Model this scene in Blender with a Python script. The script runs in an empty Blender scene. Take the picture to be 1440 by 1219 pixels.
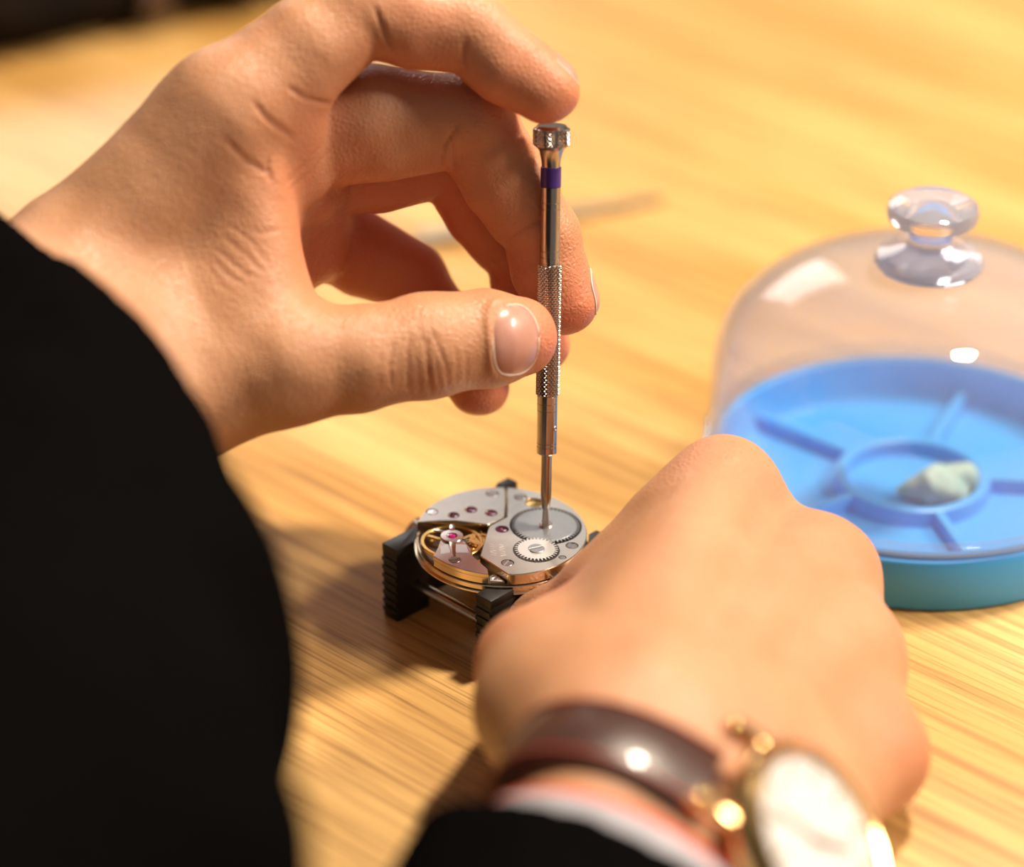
import bpy, bmesh, math, random
import numpy as np
random.seed(7); np.random.seed(7)
# ------------------------------------------------------------------ camera, world, light, exposure
MM = 0.001
TH = math.radians(29.0); FPX = 4067.0; DIST = 620.0; ZT = 21.5      # pitch, focal length in px, distance to the movement (mm)
FW = np.array([0, math.cos(TH), -math.sin(TH)]); UP = np.array([0, math.sin(TH), math.cos(TH)]); RT = np.array([1.0, 0, 0])
CAM = np.array([0, 0, ZT]) - FW*DIST - RT*(706-720)/FPX*DIST - UP*(609.5-745)/FPX*DIST
scene = bpy.context.scene
cam_d = bpy.data.cameras.new('camera'); cam = bpy.data.objects.new('camera', cam_d); scene.collection.objects.link(cam)
cam.location = CAM*MM; cam.rotation_euler = (math.pi/2-TH, 0, 0)
cam_d.sensor_width = 36; cam_d.sensor_fit = 'HORIZONTAL'; cam_d.lens = 36*FPX/1440
cam_d.clip_start = 0.01; cam_d.clip_end = 20
cam_d.dof.use_dof = True; cam_d.dof.focus_distance = (DIST-12)*MM; cam_d.dof.aperture_fstop = 4.9
scene.camera = cam
W = bpy.data.worlds.new('world'); scene.world = W; W.use_nodes = True
bg = W.node_tree.nodes['Background']; bg.inputs['Color'].default_value = (1.0, 0.93, 0.86, 1); bg.inputs['Strength'].default_value = 0.18
def area(name, loc, tgt, size, power, col, shape='DISK', sy=None):
    l = bpy.data.lights.new(name, 'AREA'); l.shape = shape; l.size = size
    if sy: l.size_y = sy
    l.energy = power; l.color = col
    o = bpy.data.objects.new(name, l); scene.collection.objects.link(o)
    o.location = np.array(loc)*MM
    v = np.array(tgt, float)-np.array(loc, float)
    import mathutils
    o.rotation_euler = mathutils.Vector(v).to_track_quat('-Z', 'Y').to_euler()
    return o
area('bench_lamp', (360, 235, 1100), (0, 20, 0), 0.13, 21.0, (1.0, 0.86, 0.68))
area('right_fill', (950, -60, 820), (0, 0, 60), 0.34, 15, (1.0, 0.88, 0.74), 'RECTANGLE', 0.16)  # unseen fill light added low on the right to brighten the fingers
area('window', (-420, 2000, 900), (0, 0, 0), 0.7, 7, (1.0, 0.95, 0.90), 'RECTANGLE', 0.7)
scene.view_settings.view_transform = 'Standard'; scene.view_settings.look = 'None'
scene.view_settings.gamma = 1.0; scene.view_settings.use_curve_mapping = False
scene.view_settings.exposure = 0.0
try: scene.cycles.use_denoising = True
except Exception: pass

# ------------------------------------------------------------------ helpers (all lengths in mm)
def un(px, py, d):
    z = DIST-d
    return CAM+FW*z+RT*(px-720)/FPX*z+UP*(609.5-py)/FPX*z
def onz(px, py, z0):
    r = FW+RT*(px-720)/FPX+UP*(609.5-py)/FPX
    return CAM+r*((z0-CAM[2])/r[2])
def nrm(v): v = np.asarray(v, float); return v/np.linalg.norm(v)
def pxproj(P):
    v = P-CAM; z = v@FW
    return np.stack([720+FPX*(v@RT)/z, 609.5-FPX*(v@UP)/z, DIST-z], 1)
ORG = {}
def empty(name, loc):
    o = bpy.data.objects.new(name, None); scene.collection.objects.link(o)
    o.empty_display_size = 0.01; o.location = np.array(loc)*MM; ORG[o.name] = np.array(loc, float); return o
def tag(o, label, cat=None, group=None, kind=None):
    if label: o['label'] = label
    if cat: o['category'] = cat
    if group: o['group'] = group
    if kind: o['kind'] = kind
    return o
def link(name, me, mat, parent=None, org=None):
    o = bpy.data.objects.new(name, me); scene.collection.objects.link(o)
    if mat is not None: me.materials.append(mat)
    if parent is not None:
        o.parent = parent; ORG[o.name] = ORG[parent.name]
    else:
        ORG[o.name] = np.array(org if org is not None else (0, 0, 0), float); o.location = ORG[o.name]*MM
    return o
def mesh(name, V, F, mat, parent=None, org=None, smooth=40):
    """V in world mm; stored relative to the thing's origin."""
    V = np.asarray(V, float)
    base = ORG[parent.name] if parent is not None else np.array(org if org is not None else (0, 0, 0), float)
    me = bpy.data.meshes.new(name)
    if isinstance(F, np.ndarray):
        n = len(F); k = F.shape[1]
        me.vertices.add(len(V)); me.vertices.foreach_set('co', ((V-base)*MM).astype(np.float32).ravel())
        me.loops.add(n*k); me.loops.foreach_set('vertex_index', F.astype(np.int32).ravel())
        me.polygons.add(n); me.polygons.foreach_set('loop_start', np.arange(0, n*k, k, dtype=np.int32))
        me.update(calc_edges=True)
    else:
        me.from_pydata(((V-base)*MM).tolist(), [], [list(f) for f in F]); me.update()
    if smooth is not None:
        me.polygons.foreach_set('use_smooth', [True]*len(me.polygons))
        if smooth < 180: me.set_sharp_from_angle(angle=math.radians(smooth))
    me.validate()
    return link(name, me, mat, parent, org)
def from_bm(name, bm, mat, parent=None, org=None, smooth=40):
    """bm in world mm."""
    base = ORG[parent.name] if parent is not None else np.array(org if org is not None else (0, 0, 0), float)
    bmesh.ops.recalc_face_normals(bm, faces=bm.faces[:])
    for v in bm.verts: v.co = [(v.co[i]-base[i])*MM for i in range(3)]
    me = bpy.data.meshes.new(name); bm.to_mesh(me); bm.free()
    if smooth is not None:
        me.polygons.foreach_set('use_smooth', [True]*len(me.polygons)); me.set_sharp_from_angle(angle=math.radians(smooth))
    return link(name, me, mat, parent, org)
def frame(z, x=(1, 0, 0)):
    z = nrm(z); x = np.asarray(x, float); x = x-z*(x@z)
    if np.linalg.norm(x) < 1e-6: x = np.cross(z, (0, 1, 0))
    x = nrm(x); return x, np.cross(z, x), z
def lathe(prof, o=(0, 0, 0), z=(0, 0, 1), n=64, mod=None, caps=True):
    """prof: list of (r, h) bottom to top; closed with end fans when r > 0."""
    X, Y, Z = frame(z); o = np.asarray(o, float)
    V = []; F = []
    for j, (r, h) in enumerate(prof):
        for i in range(n):
            a = 2*math.pi*i/n
            rr = r if mod is None else mod(r, h, a)
            V.append(o+X*rr*math.cos(a)+Y*rr*math.sin(a)+Z*h)
    m = len(prof)
    for j in range(m-1):
        for i in range(n):
            k = (i+1) % n
            F.append((j*n+i, j*n+k, (j+1)*n+k, (j+1)*n+i))
    closed = prof[0] == prof[-1]
    if closed or not caps: return np.array(V), F
    if prof[0][0] > 1e-4: F.append(tuple(range(n-1, -1, -1)))
    if prof[-1][0] > 1e-4: F.append(tuple((m-1)*n+i for i in range(n)))
    return np.array(V), F
def tube(pts, r, n=12):
    pts = [np.asarray(p, float) for p in pts]; V = []; F = []
    rs = r if hasattr(r, '__len__') else [r]*len(pts)
    x = np.array([0.3, 0.2, 0.93])
    for j, p in enumerate(pts):
        t = nrm(pts[min(j+1, len(pts)-1)]-pts[max(j-1, 0)])
        x = x-t*(x@t); x = nrm(x); y = np.cross(t, x)
        for i in range(n):
            a = 2*math.pi*i/n; V.append(p+(x*math.cos(a)+y*math.sin(a))*rs[j])
    for j in range(len(pts)-1):
        for i in range(n):
            k = (i+1) % n; F.append((j*n+i, j*n+k, (j+1)*n+k, (j+1)*n+i))
    F.append(tuple(range(n-1, -1, -1))); F.append(tuple((len(pts)-1)*n+i for i in range(n)))
    return V, F
def prism(bm, poly, z0, z1, T=lambda p: p, bev=0.0):
    b = [bm.verts.new(T((x, y, z0))) for x, y in poly]; t = [bm.verts.new(T((x, y, z1))) for x, y in poly]
    fs = [bm.faces.new(b[::-1]), bm.faces.new(t)]
    for i in range(len(poly)):
        j = (i+1) % len(poly); fs.append(bm.faces.new((b[i], b[j], t[j], t[i])))
    if bev > 0:
        es = list({e for f in fs for e in f.edges})
        bmesh.ops.bevel(bm, geom=es, offset=bev, segments=2, affect='EDGES', profile=0.5)
def box(bm, c, s, T=lambda p: p, bev=0.0):
    x, y = c[0], c[1]; a, b = s[0]/2, s[1]/2
    prism(bm, [(x-a, y-b), (x+a, y-b), (x+a, y+b), (x-a, y+b)], c[2]-s[2]/2, c[2]+s[2]/2, T, bev)

# ------------------------------------------------------------------ materials
def mat(name, col=(0.8, 0.8, 0.8), rough=0.5, metal=0.0, **kw):
    m = bpy.data.materials.new(name); m.use_nodes = True
    b = m.node_tree.nodes['Principled BSDF']
    b.inputs['Base Color'].default_value = (*col, 1); b.inputs['Roughness'].default_value = rough; b.inputs['Metallic'].default_value = metal
    for k, v in kw.items():
        k = {'coat': 'Coat Weight', 'sss': 'Subsurface Weight', 'spec': 'Specular IOR Level', 'trans': 'Transmission Weight', 'ior': 'IOR', 'aniso': 'Anisotropic', 'sheen': 'Sheen Weight'}.get(k, k)
        b.inputs[k].default_value = v
    return m
def N(m, t, **kw):
    n = m.node_tree.nodes.new(t)
    for k, v in kw.items():
        if k in n.inputs: n.inputs[k].default_value = v
        else: setattr(n, k, v)
    return n
def L(m, a, b): m.node_tree.links.new(a, b)
def ramp(m, fac, stops):
    r = N(m, 'ShaderNodeValToRGB'); e = r.color_ramp.elements
    while len(e) < len(stops): e.new(0.5)
    for k, (p, c) in enumerate(stops): e[k].position = p; e[k].color = (*c, 1) if len(c) == 3 else c
    L(m, fac, r.inputs['Fac']); return r
def noise(m, vec, scale, detail=3, rough=0.5):
    n = N(m, 'ShaderNodeTexNoise'); n.inputs['Scale'].default_value = scale; n.inputs['Detail'].default_value = detail; n.inputs['Roughness'].default_value = rough
    if vec is not None: L(m, vec, n.inputs['Vector'])
    return n
def mapping(m, scale=(1, 1, 1), rot=(0, 0, 0), loc=(0, 0, 0)):
    tc = N(m, 'ShaderNodeTexCoord'); mp = N(m, 'ShaderNodeMapping'); mr = N(m, 'ShaderNodeMapping')
    mr.inputs['Rotation'].default_value = rot; L(m, tc.outputs['Object'], mr.inputs['Vector'])
    mp.inputs['Scale'].default_value = scale; mp.inputs['Location'].default_value = loc
    L(m, mr.outputs['Vector'], mp.inputs['Vector']); return mp.outputs['Vector']
def mixc(m, fac, a, b, mode='MIX'):
    n = N(m, 'ShaderNodeMix', data_type='RGBA', blend_type=mode)
    for s, v in ((0, fac), (6, a), (7, b)):
        if hasattr(v, 'links'): L(m, v, n.inputs[s])
        else: n.inputs[s].default_value = v if s == 0 else (*v, 1)
    return n.outputs[2]
def bump(m, h, strength, dist, prev=None):
    b = N(m, 'ShaderNodeBump'); b.inputs['Strength'].default_value = strength; b.inputs['Distance'].default_value = dist
    L(m, h, b.inputs['Height'])
    if prev is not None: L(m, prev, b.inputs['Normal'])
    return b.outputs['Normal']
def rub(m, col2, scale, amount=0.4, rough=None, bmp=0.0):
    """slight mottled variation of the base colour, and fine relief."""
    b = m.node_tree.nodes['Principled BSDF']; c = tuple(b.inputs['Base Color'].default_value)[:3]
    v = mapping(m); n = noise(m, v, scale, 4, 0.6)
    r = ramp(m, n.outputs['Fac'], [(0.35, c), (0.75, tuple(c[i]*(1-amount)+col2[i]*amount for i in range(3)))])
    L(m, r.outputs['Color'], b.inputs['Base Color'])
    if rough:
        rr = N(m, 'ShaderNodeMapRange'); rr.inputs['To Min'].default_value = rough[0]; rr.inputs['To Max'].default_value = rough[1]
        L(m, n.outputs['Fac'], rr.inputs['Value']); L(m, rr.outputs['Result'], b.inputs['Roughness'])
    if bmp: L(m, bump(m, n.outputs['Fac'], bmp, 0.0003), b.inputs['Normal'])
    return m
def make_wood():
    m = mat('oak', (0.6, 0.36, 0.14), 0.34, spec=0.45); b = m.node_tree.nodes['Principled BSDF']
    R = math.radians(43)
    big = noise(m, mapping(m, (1.6, 14, 1), (0, 0, R)), 3.0, 2, 0.5)
    mid = noise(m, mapping(m, (2.2, 95, 1), (0, 0, R), (3, 1, 0)), 3.0, 4, 0.62)
    fine = noise(m, mapping(m, (9, 420, 1), (0, 0, R), (7, 2, 0)), 3.0, 3, 0.6)
    c0 = ramp(m, big.outputs['Fac'], [(0.32, (0.58, 0.31, 0.085)), (0.68, (0.76, 0.465, 0.17))])
    c1 = ramp(m, mid.outputs['Fac'], [(0.34, (0.52, 0.44, 0.36)), (0.56, (1, 1, 1))])
    c = mixc(m, 0.75, c0.outputs['Color'], c1.outputs['Color'], 'MULTIPLY')
    c2 = ramp(m, fine.outputs['Fac'], [(0.33, (0.42, 0.34, 0.27)), (0.47, (1, 1, 1))])
    c = mixc(m, 0.6, c, c2.outputs['Color'], 'MULTIPLY')
    L(m, c, b.inputs['Base Color'])
    n1 = bump(m, mid.outputs['Fac'], 0.25, 0.0004)
    L(m, bump(m, fine.outputs['Fac'], 0.35, 0.0002, n1), b.inputs['Normal'])
    return m
def make_skin():
    m = mat('skin', (0.7, 0.4, 0.26), 0.42, sss=0.36, spec=0.4); b = m.node_tree.nodes['Principled BSDF']
    b.inputs['Subsurface Radius'].default_value = (1.0, 0.33, 0.16); b.inputs['Subsurface Scale'].default_value = 0.0042
    v = mapping(m)
    at = N(m, 'ShaderNodeAttribute', attribute_name='flush')
    blot = noise(m, v, 45, 4, 0.6)
    base = ramp(m, blot.outputs['Fac'], [(0.3, (0.485, 0.23, 0.115)), (0.7, (0.56, 0.29, 0.155))])
    c = mixc(m, at.outputs['Fac'], base.outputs['Color'], (0.62, 0.175, 0.09))
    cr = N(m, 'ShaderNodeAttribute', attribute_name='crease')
    c = mixc(m, cr.outputs['Fac'], c, (0.42, 0.16, 0.085))  # creases tinted darker, standing in for shade too fine for the mesh
    L(m, c, b.inputs['Base Color'])
    vo = N(m, 'ShaderNodeTexVoronoi'); vo.feature = 'DISTANCE_TO_EDGE'; vo.inputs['Scale'].default_value = 950
    dn = noise(m, v, 300, 2); dv = N(m, 'ShaderNodeVectorMath', operation='MULTIPLY_ADD')
    dv.inputs[1].default_value = (0.002, 0.002, 0.002); L(m, dn.outputs['Color'], dv.inputs[0]); L(m, v, dv.inputs[2])
    L(m, dv.outputs[0], vo.inputs['Vector'])
    fn = noise(m, v, 420, 4, 0.65)
    n1 = bump(m, vo.outputs['Distance'], 0.42, 0.0006)
    L(m, bump(m, fn.outputs['Fac'], 0.26, 0.0005, n1), b.inputs['Normal'])
    rr = N(m, 'ShaderNodeMapRange'); rr.inputs['To Min'].default_value = 0.34; rr.inputs['To Max'].default_value = 0.52
    L(m, fn.outputs['Fac'], rr.inputs['Value']); L(m, rr.outputs['Result'], b.inputs['Roughness'])
    return m
def make_clear(name, ior=1.45, haze=0.06, tint=(0.97, 0.97, 0.985)):
    """thin clear moulded plastic: light passes straight through, the surface reflects by Fresnel, a little surface haze."""
    m = bpy.data.materials.new(name); m.use_nodes = True; nt = m.node_tree; nt.nodes.clear()
    out = N(m, 'ShaderNodeOutputMaterial'); tr = N(m, 'ShaderNodeBsdfTransparent'); tr.inputs['Color'].default_value = (*tint, 1)
    gl = N(m, 'ShaderNodeBsdfGlossy'); gl.inputs['Roughness'].default_value = 0.03
    ge = N(m, 'ShaderNodeNewGeometry'); dt = N(m, 'ShaderNodeVectorMath', operation='DOT_PRODUCT')      # Schlick reflectance, the same from both sides of the thin wall
    L(m, ge.outputs['Normal'], dt.inputs[0]); L(m, ge.outputs['Incoming'], dt.inputs[1])
    f0 = ((ior-1)/(ior+1))**2
    def mth(op, a, b=None):
        n = N(m, 'ShaderNodeMath', operation=op)
        for i, v in enumerate((a, b)):
            if v is None: continue
            if hasattr(v, 'links'): L(m, v, n.inputs[i])
            else: n.inputs[i].default_value = v
        return n.outputs[0]
    sch = mth('ADD', mth('MULTIPLY', mth('POWER', mth('SUBTRACT', 1.0, mth('ABSOLUTE', dt.outputs['Value'])), 5.0), 1-f0), f0)
    df = N(m, 'ShaderNodeBsdfDiffuse'); df.inputs['Color'].default_value = (0.85, 0.85, 0.9, 1)
    tl = N(m, 'ShaderNodeBsdfTranslucent'); tl.inputs['Color'].default_value = (0.85, 0.85, 0.9, 1)
    a = N(m, 'ShaderNodeMixShader'); L(m, df.outputs[0], a.inputs[1]); L(m, tl.outputs[0], a.inputs[2]); a.inputs[0].default_value = 0.5
    hz = noise(m, mapping(m), 120, 3); hr = N(m, 'ShaderNodeMapRange'); hr.inputs['To Min'].default_value = haze*0.7; hr.inputs['To Max'].default_value = haze*1.3
    L(m, hz.outputs['Fac'], hr.inputs['Value'])
    b = N(m, 'ShaderNodeMixShader'); L(m, hr.outputs['Result'], b.inputs[0]); L(m, tr.outputs[0], b.inputs[1]); L(m, a.outputs[0], b.inputs[2])
    c = N(m, 'ShaderNodeMixShader'); L(m, sch, c.inputs[0]); L(m, b.outputs[0], c.inputs[1]); L(m, gl.outputs[0], c.inputs[2])
    L(m, c.outputs[0], out.inputs['Surface']); return m
M = {}
M['wood'] = make_wood(); M['skin'] = make_skin()
M['nail'] = rub(mat('nail', (0.50, 0.23, 0.17), 0.3, sss=0.1, spec=0.5, coat=0.25), (0.66, 0.36, 0.28), 160, 0.5)
M['nailtip'] = rub(mat('nail_edge', (0.82, 0.68, 0.56), 0.35), (0.9, 0.8, 0.7), 300, 0.4)
M['cloth'] = rub(mat('black_wool', (0.0022, 0.002, 0.0021), 1.0, spec=0.0), (0.005, 0.0042, 0.004), 500, 0.6, bmp=0.3)
M['shirt'] = rub(mat('shirt_cotton', (0.42, 0.40, 0.43), 0.85, spec=0.2), (0.34, 0.34, 0.38), 700, 0.5, bmp=0.2)
M['shirtred'] = rub(mat('red_cotton', (0.55, 0.09, 0.05), 0.8, spec=0.2), (0.4, 0.05, 0.04), 500, 0.5)
M['steel'] = rub(mat('steel', (0.54, 0.475, 0.42), 0.2, 1.0), (0.42, 0.38, 0.34), 300, 0.5, (0.16, 0.28))
M['nickel'] = rub(mat('nickel', (0.72, 0.69, 0.65), 0.34, 1.0), (0.62, 0.6, 0.58), 500, 0.6, (0.3, 0.42))
M['nickelside'] = rub(mat('polished_nickel', (0.8, 0.68, 0.52), 0.2, 1.0), (0.74, 0.6, 0.44), 300, 0.5)  # nickel tinted warm for the wood reflected in the sides
M['polished'] = mat('mirror_steel', (0.86, 0.82, 0.82), 0.22, 1.0)
M['blued'] = rub(mat('grey_wheel_steel', (0.46, 0.47, 0.49), 0.38, 1.0), (0.36, 0.38, 0.4), 400, 0.6, (0.33, 0.46))
M['whitewheel'] = rub(mat('bright_wheel', (0.86, 0.85, 0.83), 0.42, 1.0), (0.76, 0.75, 0.73), 500, 0.5)
M['gold'] = rub(mat('gilt_brass', (0.86, 0.55, 0.18), 0.24, 1.0), (0.75, 0.45, 0.14), 300, 0.5)
M['darkwell'] = rub(mat('shaded_plate', (0.22, 0.15, 0.085), 0.45, 0.9), (0.12, 0.08, 0.05), 300, 0.5)  # plate coloured dark brown for the shade under the bridges
M['recess'] = mat('recess_shade', (0.05, 0.045, 0.045), 0.5, 0.6)  # near-black colour paints the shade inside holes and gaps
M['ruby'] = mat('ruby', (0.22, 0.02, 0.09), 0.06, 0.0, trans=0.3, coat=0.4)
M['pinkruby'] = mat('pink_ruby', (0.75, 0.02, 0.30), 0.08, 0.0, coat=0.4)
M['plastic'] = rub(mat('black_plastic', (0.014, 0.013, 0.013), 0.42), (0.03, 0.028, 0.027), 400, 0.5, (0.36, 0.5))
M['purple'] = mat('purple_ring', (0.055, 0.022, 0.17), 0.32)
M['blue'] = rub(mat('blue_plastic', (0.06, 0.41, 0.90), 0.38, spec=0.5), (0.065, 0.37, 0.80), 60, 0.4)
M['clear'] = make_clear('clear_plastic', 1.42, 0.10)
M['glass'] = mat('clear_knob', (0.93, 0.91, 1.0), 0.03, trans=0.84, ior=1.47)
M['putty'] = rub(mat('putty', (0.30, 0.50, 0.44), 0.6, sss=0.2), (0.60, 0.70, 0.58), 260, 0.8, bmp=0.5)
M['leather'] = rub(mat('brown_leather', (0.045, 0.016, 0.010), 0.34, coat=0.25), (0.08, 0.03, 0.02), 500, 0.6, bmp=0.5)
M['rosegold'] = rub(mat('rose_gold', (0.88, 0.56, 0.24), 0.14, 1.0), (0.8, 0.5, 0.2), 200, 0.4)
M['dial'] = rub(mat('dial', (0.78, 0.75, 0.70), 0.4), (0.7, 0.67, 0.62), 300, 0.4)
M['pouch'] = rub(mat('dark_leather', (0.006, 0.004, 0.003), 0.9, spec=0.05), (0.016, 0.009, 0.005), 60, 0.6, bmp=0.4)
M['toolsteel'] = rub(mat('tool_steel', (0.5, 0.41, 0.3), 0.45, 0.8), (0.25, 0.23, 0.2), 100, 0.5)
M['floor'] = rub(mat('floor', (0.16, 0.13, 0.11), 0.6), (0.2, 0.17, 0.14), 4, 0.5)

# ------------------------------------------------------------------ structure: floor, table
bm = bmesh.new(); box(bm, (0, 0, -770), (5000, 5000, 20))
tag(from_bm('floor', bm, M['floor'], org=(0, 0, -780), smooth=None), 'dark plain floor under the wooden bench', kind='structure')
table = tag(empty('work_table', (0, 350, -760)), 'wooden work table with warm oak grain under everything', 'table')
bm = bmesh.new(); box(bm, (0, 420, -17), (1700, 1180, 34), bev=3)
from_bm('tabletop', bm, M['wood'], table)
for x in (-780, 780):
    for y in (-100, 940):
        bm = bmesh.new(); box(bm, (x, y, -397), (70, 70, 726), bev=3); from_bm('leg', bm, M['wood'], table)
for y in (-100, 940):
    bm = bmesh.new(); box(bm, (0, y, -75), (1490, 24, 82), bev=2); from_bm('apron', bm, M['wood'], table)
# ------------------------------------------------------------------ signed-distance modelling for the body and the cloth
def smin(a, b, k):
    if k <= 0: return np.minimum(a, b)
    h = np.clip(k-np.abs(a-b), 0, None)/k
    return np.minimum(a, b)-h*h*k*0.25
def d_cap(P, a, b, ra, rb):
    ab = b-a; t = np.clip(((P-a)@ab)/max(ab@ab, 1e-9), 0, 1)
    q = P-a-t[:, None]*ab
    return np.sqrt(np.einsum('ij,ij->i', q, q))-(ra+(rb-ra)*t)
def d_ecap(P, a, b, ra, rb, flat, s):
    """capsule squeezed by factor s along direction flat."""
    f = nrm(flat); ab = b-a
    def sq(v): return v+np.outer(v@f, f)*(1/s-1) if v.ndim == 2 else v+f*(v@f)*(1/s-1)
    return d_cap(sq(P-a), np.zeros(3), sq(ab), ra, rb)*min(1.0, (1+s)/2)
def d_tri(P, a, b, c, r):
    """distance to a triangle, less a radius."""
    ba = b-a; cb = c-b; ac = a-c; n = np.cross(ba, ac); pa = P-a; pb = P-b; pc = P-c
    ins = ((np.sign(pa@np.cross(ba, n))+np.sign(pb@np.cross(cb, n))+np.sign(pc@np.cross(ac, n))) < 2)
    def e(p, q):
        t = np.clip((p@q)/(q@q), 0, 1); w = p-t[:, None]*q; return np.einsum('ij,ij->i', w, w)
    edge = np.minimum(np.minimum(e(pa, ba), e(pb, cb)), e(pc, ac)); pl = (pa@n)**2/(n@n)
    return np.sqrt(np.where(ins, edge, pl))-r
def chunked(f, P, n=120000):
    return np.concatenate([f(P[i:i+n]) for i in range(0, len(P), n)]) if len(P) else np.zeros(0)
def grad(f, P, e=0.15):
    g = np.zeros_like(P)
    for i in range(3):
        q = np.zeros(3); q[i] = e
        g[:, i] = (chunked(f, P+q)-chunked(f, P-q))/(2*e)
    return g
def nets(f, lo, hi, h, cf=4, project=2):
    """surface nets over a two-level grid; returns vertices and quads."""
    lo = np.asarray(lo, float); H = h*cf
    nc = np.ceil((np.asarray(hi, float)-lo)/H).astype(int); nf = nc*cf
    g = np.stack(np.meshgrid(*[np.arange(n) for n in nc], indexing='ij'), -1).reshape(-1, 3)
    dc = chunked(f, lo+(g+0.5)*H)
    S = np.repeat(np.repeat(np.repeat(dc.reshape(nc), cf, 0), cf, 1), cf, 2).astype(np.float32)
    near = g[np.abs(dc) < H*1.35]
    o = np.stack(np.meshgrid(*[np.arange(cf)]*3, indexing='ij'), -1).reshape(-1, 3)
    idx = (near[:, None, :]*cf+o[None]).reshape(-1, 3)
    S[idx[:, 0], idx[:, 1], idx[:, 2]] = chunked(f, lo+idx*h)
    I = S < 0
    c = np.zeros(tuple(nf-1), np.int8)
    for a in (0, 1):
        for b in (0, 1):
            for d in (0, 1): c += I[a:nf[0]-1+a, b:nf[1]-1+b, d:nf[2]-1+d]
    mixed = (c > 0) & (c < 8); ci = np.argwhere(mixed)
    vid = np.full(mixed.shape, -1, np.int64); vid[mixed] = np.arange(len(ci))
    acc = np.zeros((len(ci), 3)); cnt = np.zeros(len(ci))
    for ax in range(3):
        for a in (0, 1):
            for b in (0, 1):
                o0 = np.zeros(3, int); o0[(ax+1) % 3] = a; o0[(ax+2) % 3] = b; o1 = o0.copy(); o1[ax] = 1
                p = ci+o0; q = ci+o1; s0 = S[p[:, 0], p[:, 1], p[:, 2]]; s1 = S[q[:, 0], q[:, 1], q[:, 2]]
                m = (s0 < 0) != (s1 < 0); t = np.where(m, s0/np.where(m, s0-s1, 1), 0)
                acc += np.where(m[:, None], o0+(o1-o0)*t[:, None], 0); cnt += m
    V = lo+(ci+acc/np.maximum(cnt, 1)[:, None])*h
    F = []
    for ax in range(3):
        u, w = (ax+1) % 3, (ax+2) % 3
        sl0 = [slice(None)]*3; sl1 = [slice(None)]*3; sl0[ax] = slice(0, -1); sl1[ax] = slice(1, None)
        e = np.argwhere(I[tuple(sl0)] != I[tuple(sl1)])
        e = e[(e[:, u] > 0) & (e[:, w] > 0) & (e[:, u] < nf[u]-1) & (e[:, w] < nf[w]-1)]
        if not len(e): continue
        fl = I[e[:, 0], e[:, 1], e[:, 2]]
        q = []
        for du, dw in ((-1, -1), (0, -1), (0, 0), (-1, 0)):
            k = e.copy(); k[:, u] += du; k[:, w] += dw; q.append(vid[k[:, 0], k[:, 1], k[:, 2]])
        q = np.stack(q, 1); q[~fl] = q[~fl][:, ::-1]; F.append(q)
    F = np.concatenate(F); F = F[(F >= 0).all(1)]
    for _ in range(project):
        d = chunked(f, V); gr = grad(f, V); l = np.maximum(np.einsum('ij,ij->i', gr, gr), 0.2)
        V = V-np.clip(d/l, -h, h)[:, None]*gr
    return V, F
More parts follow.
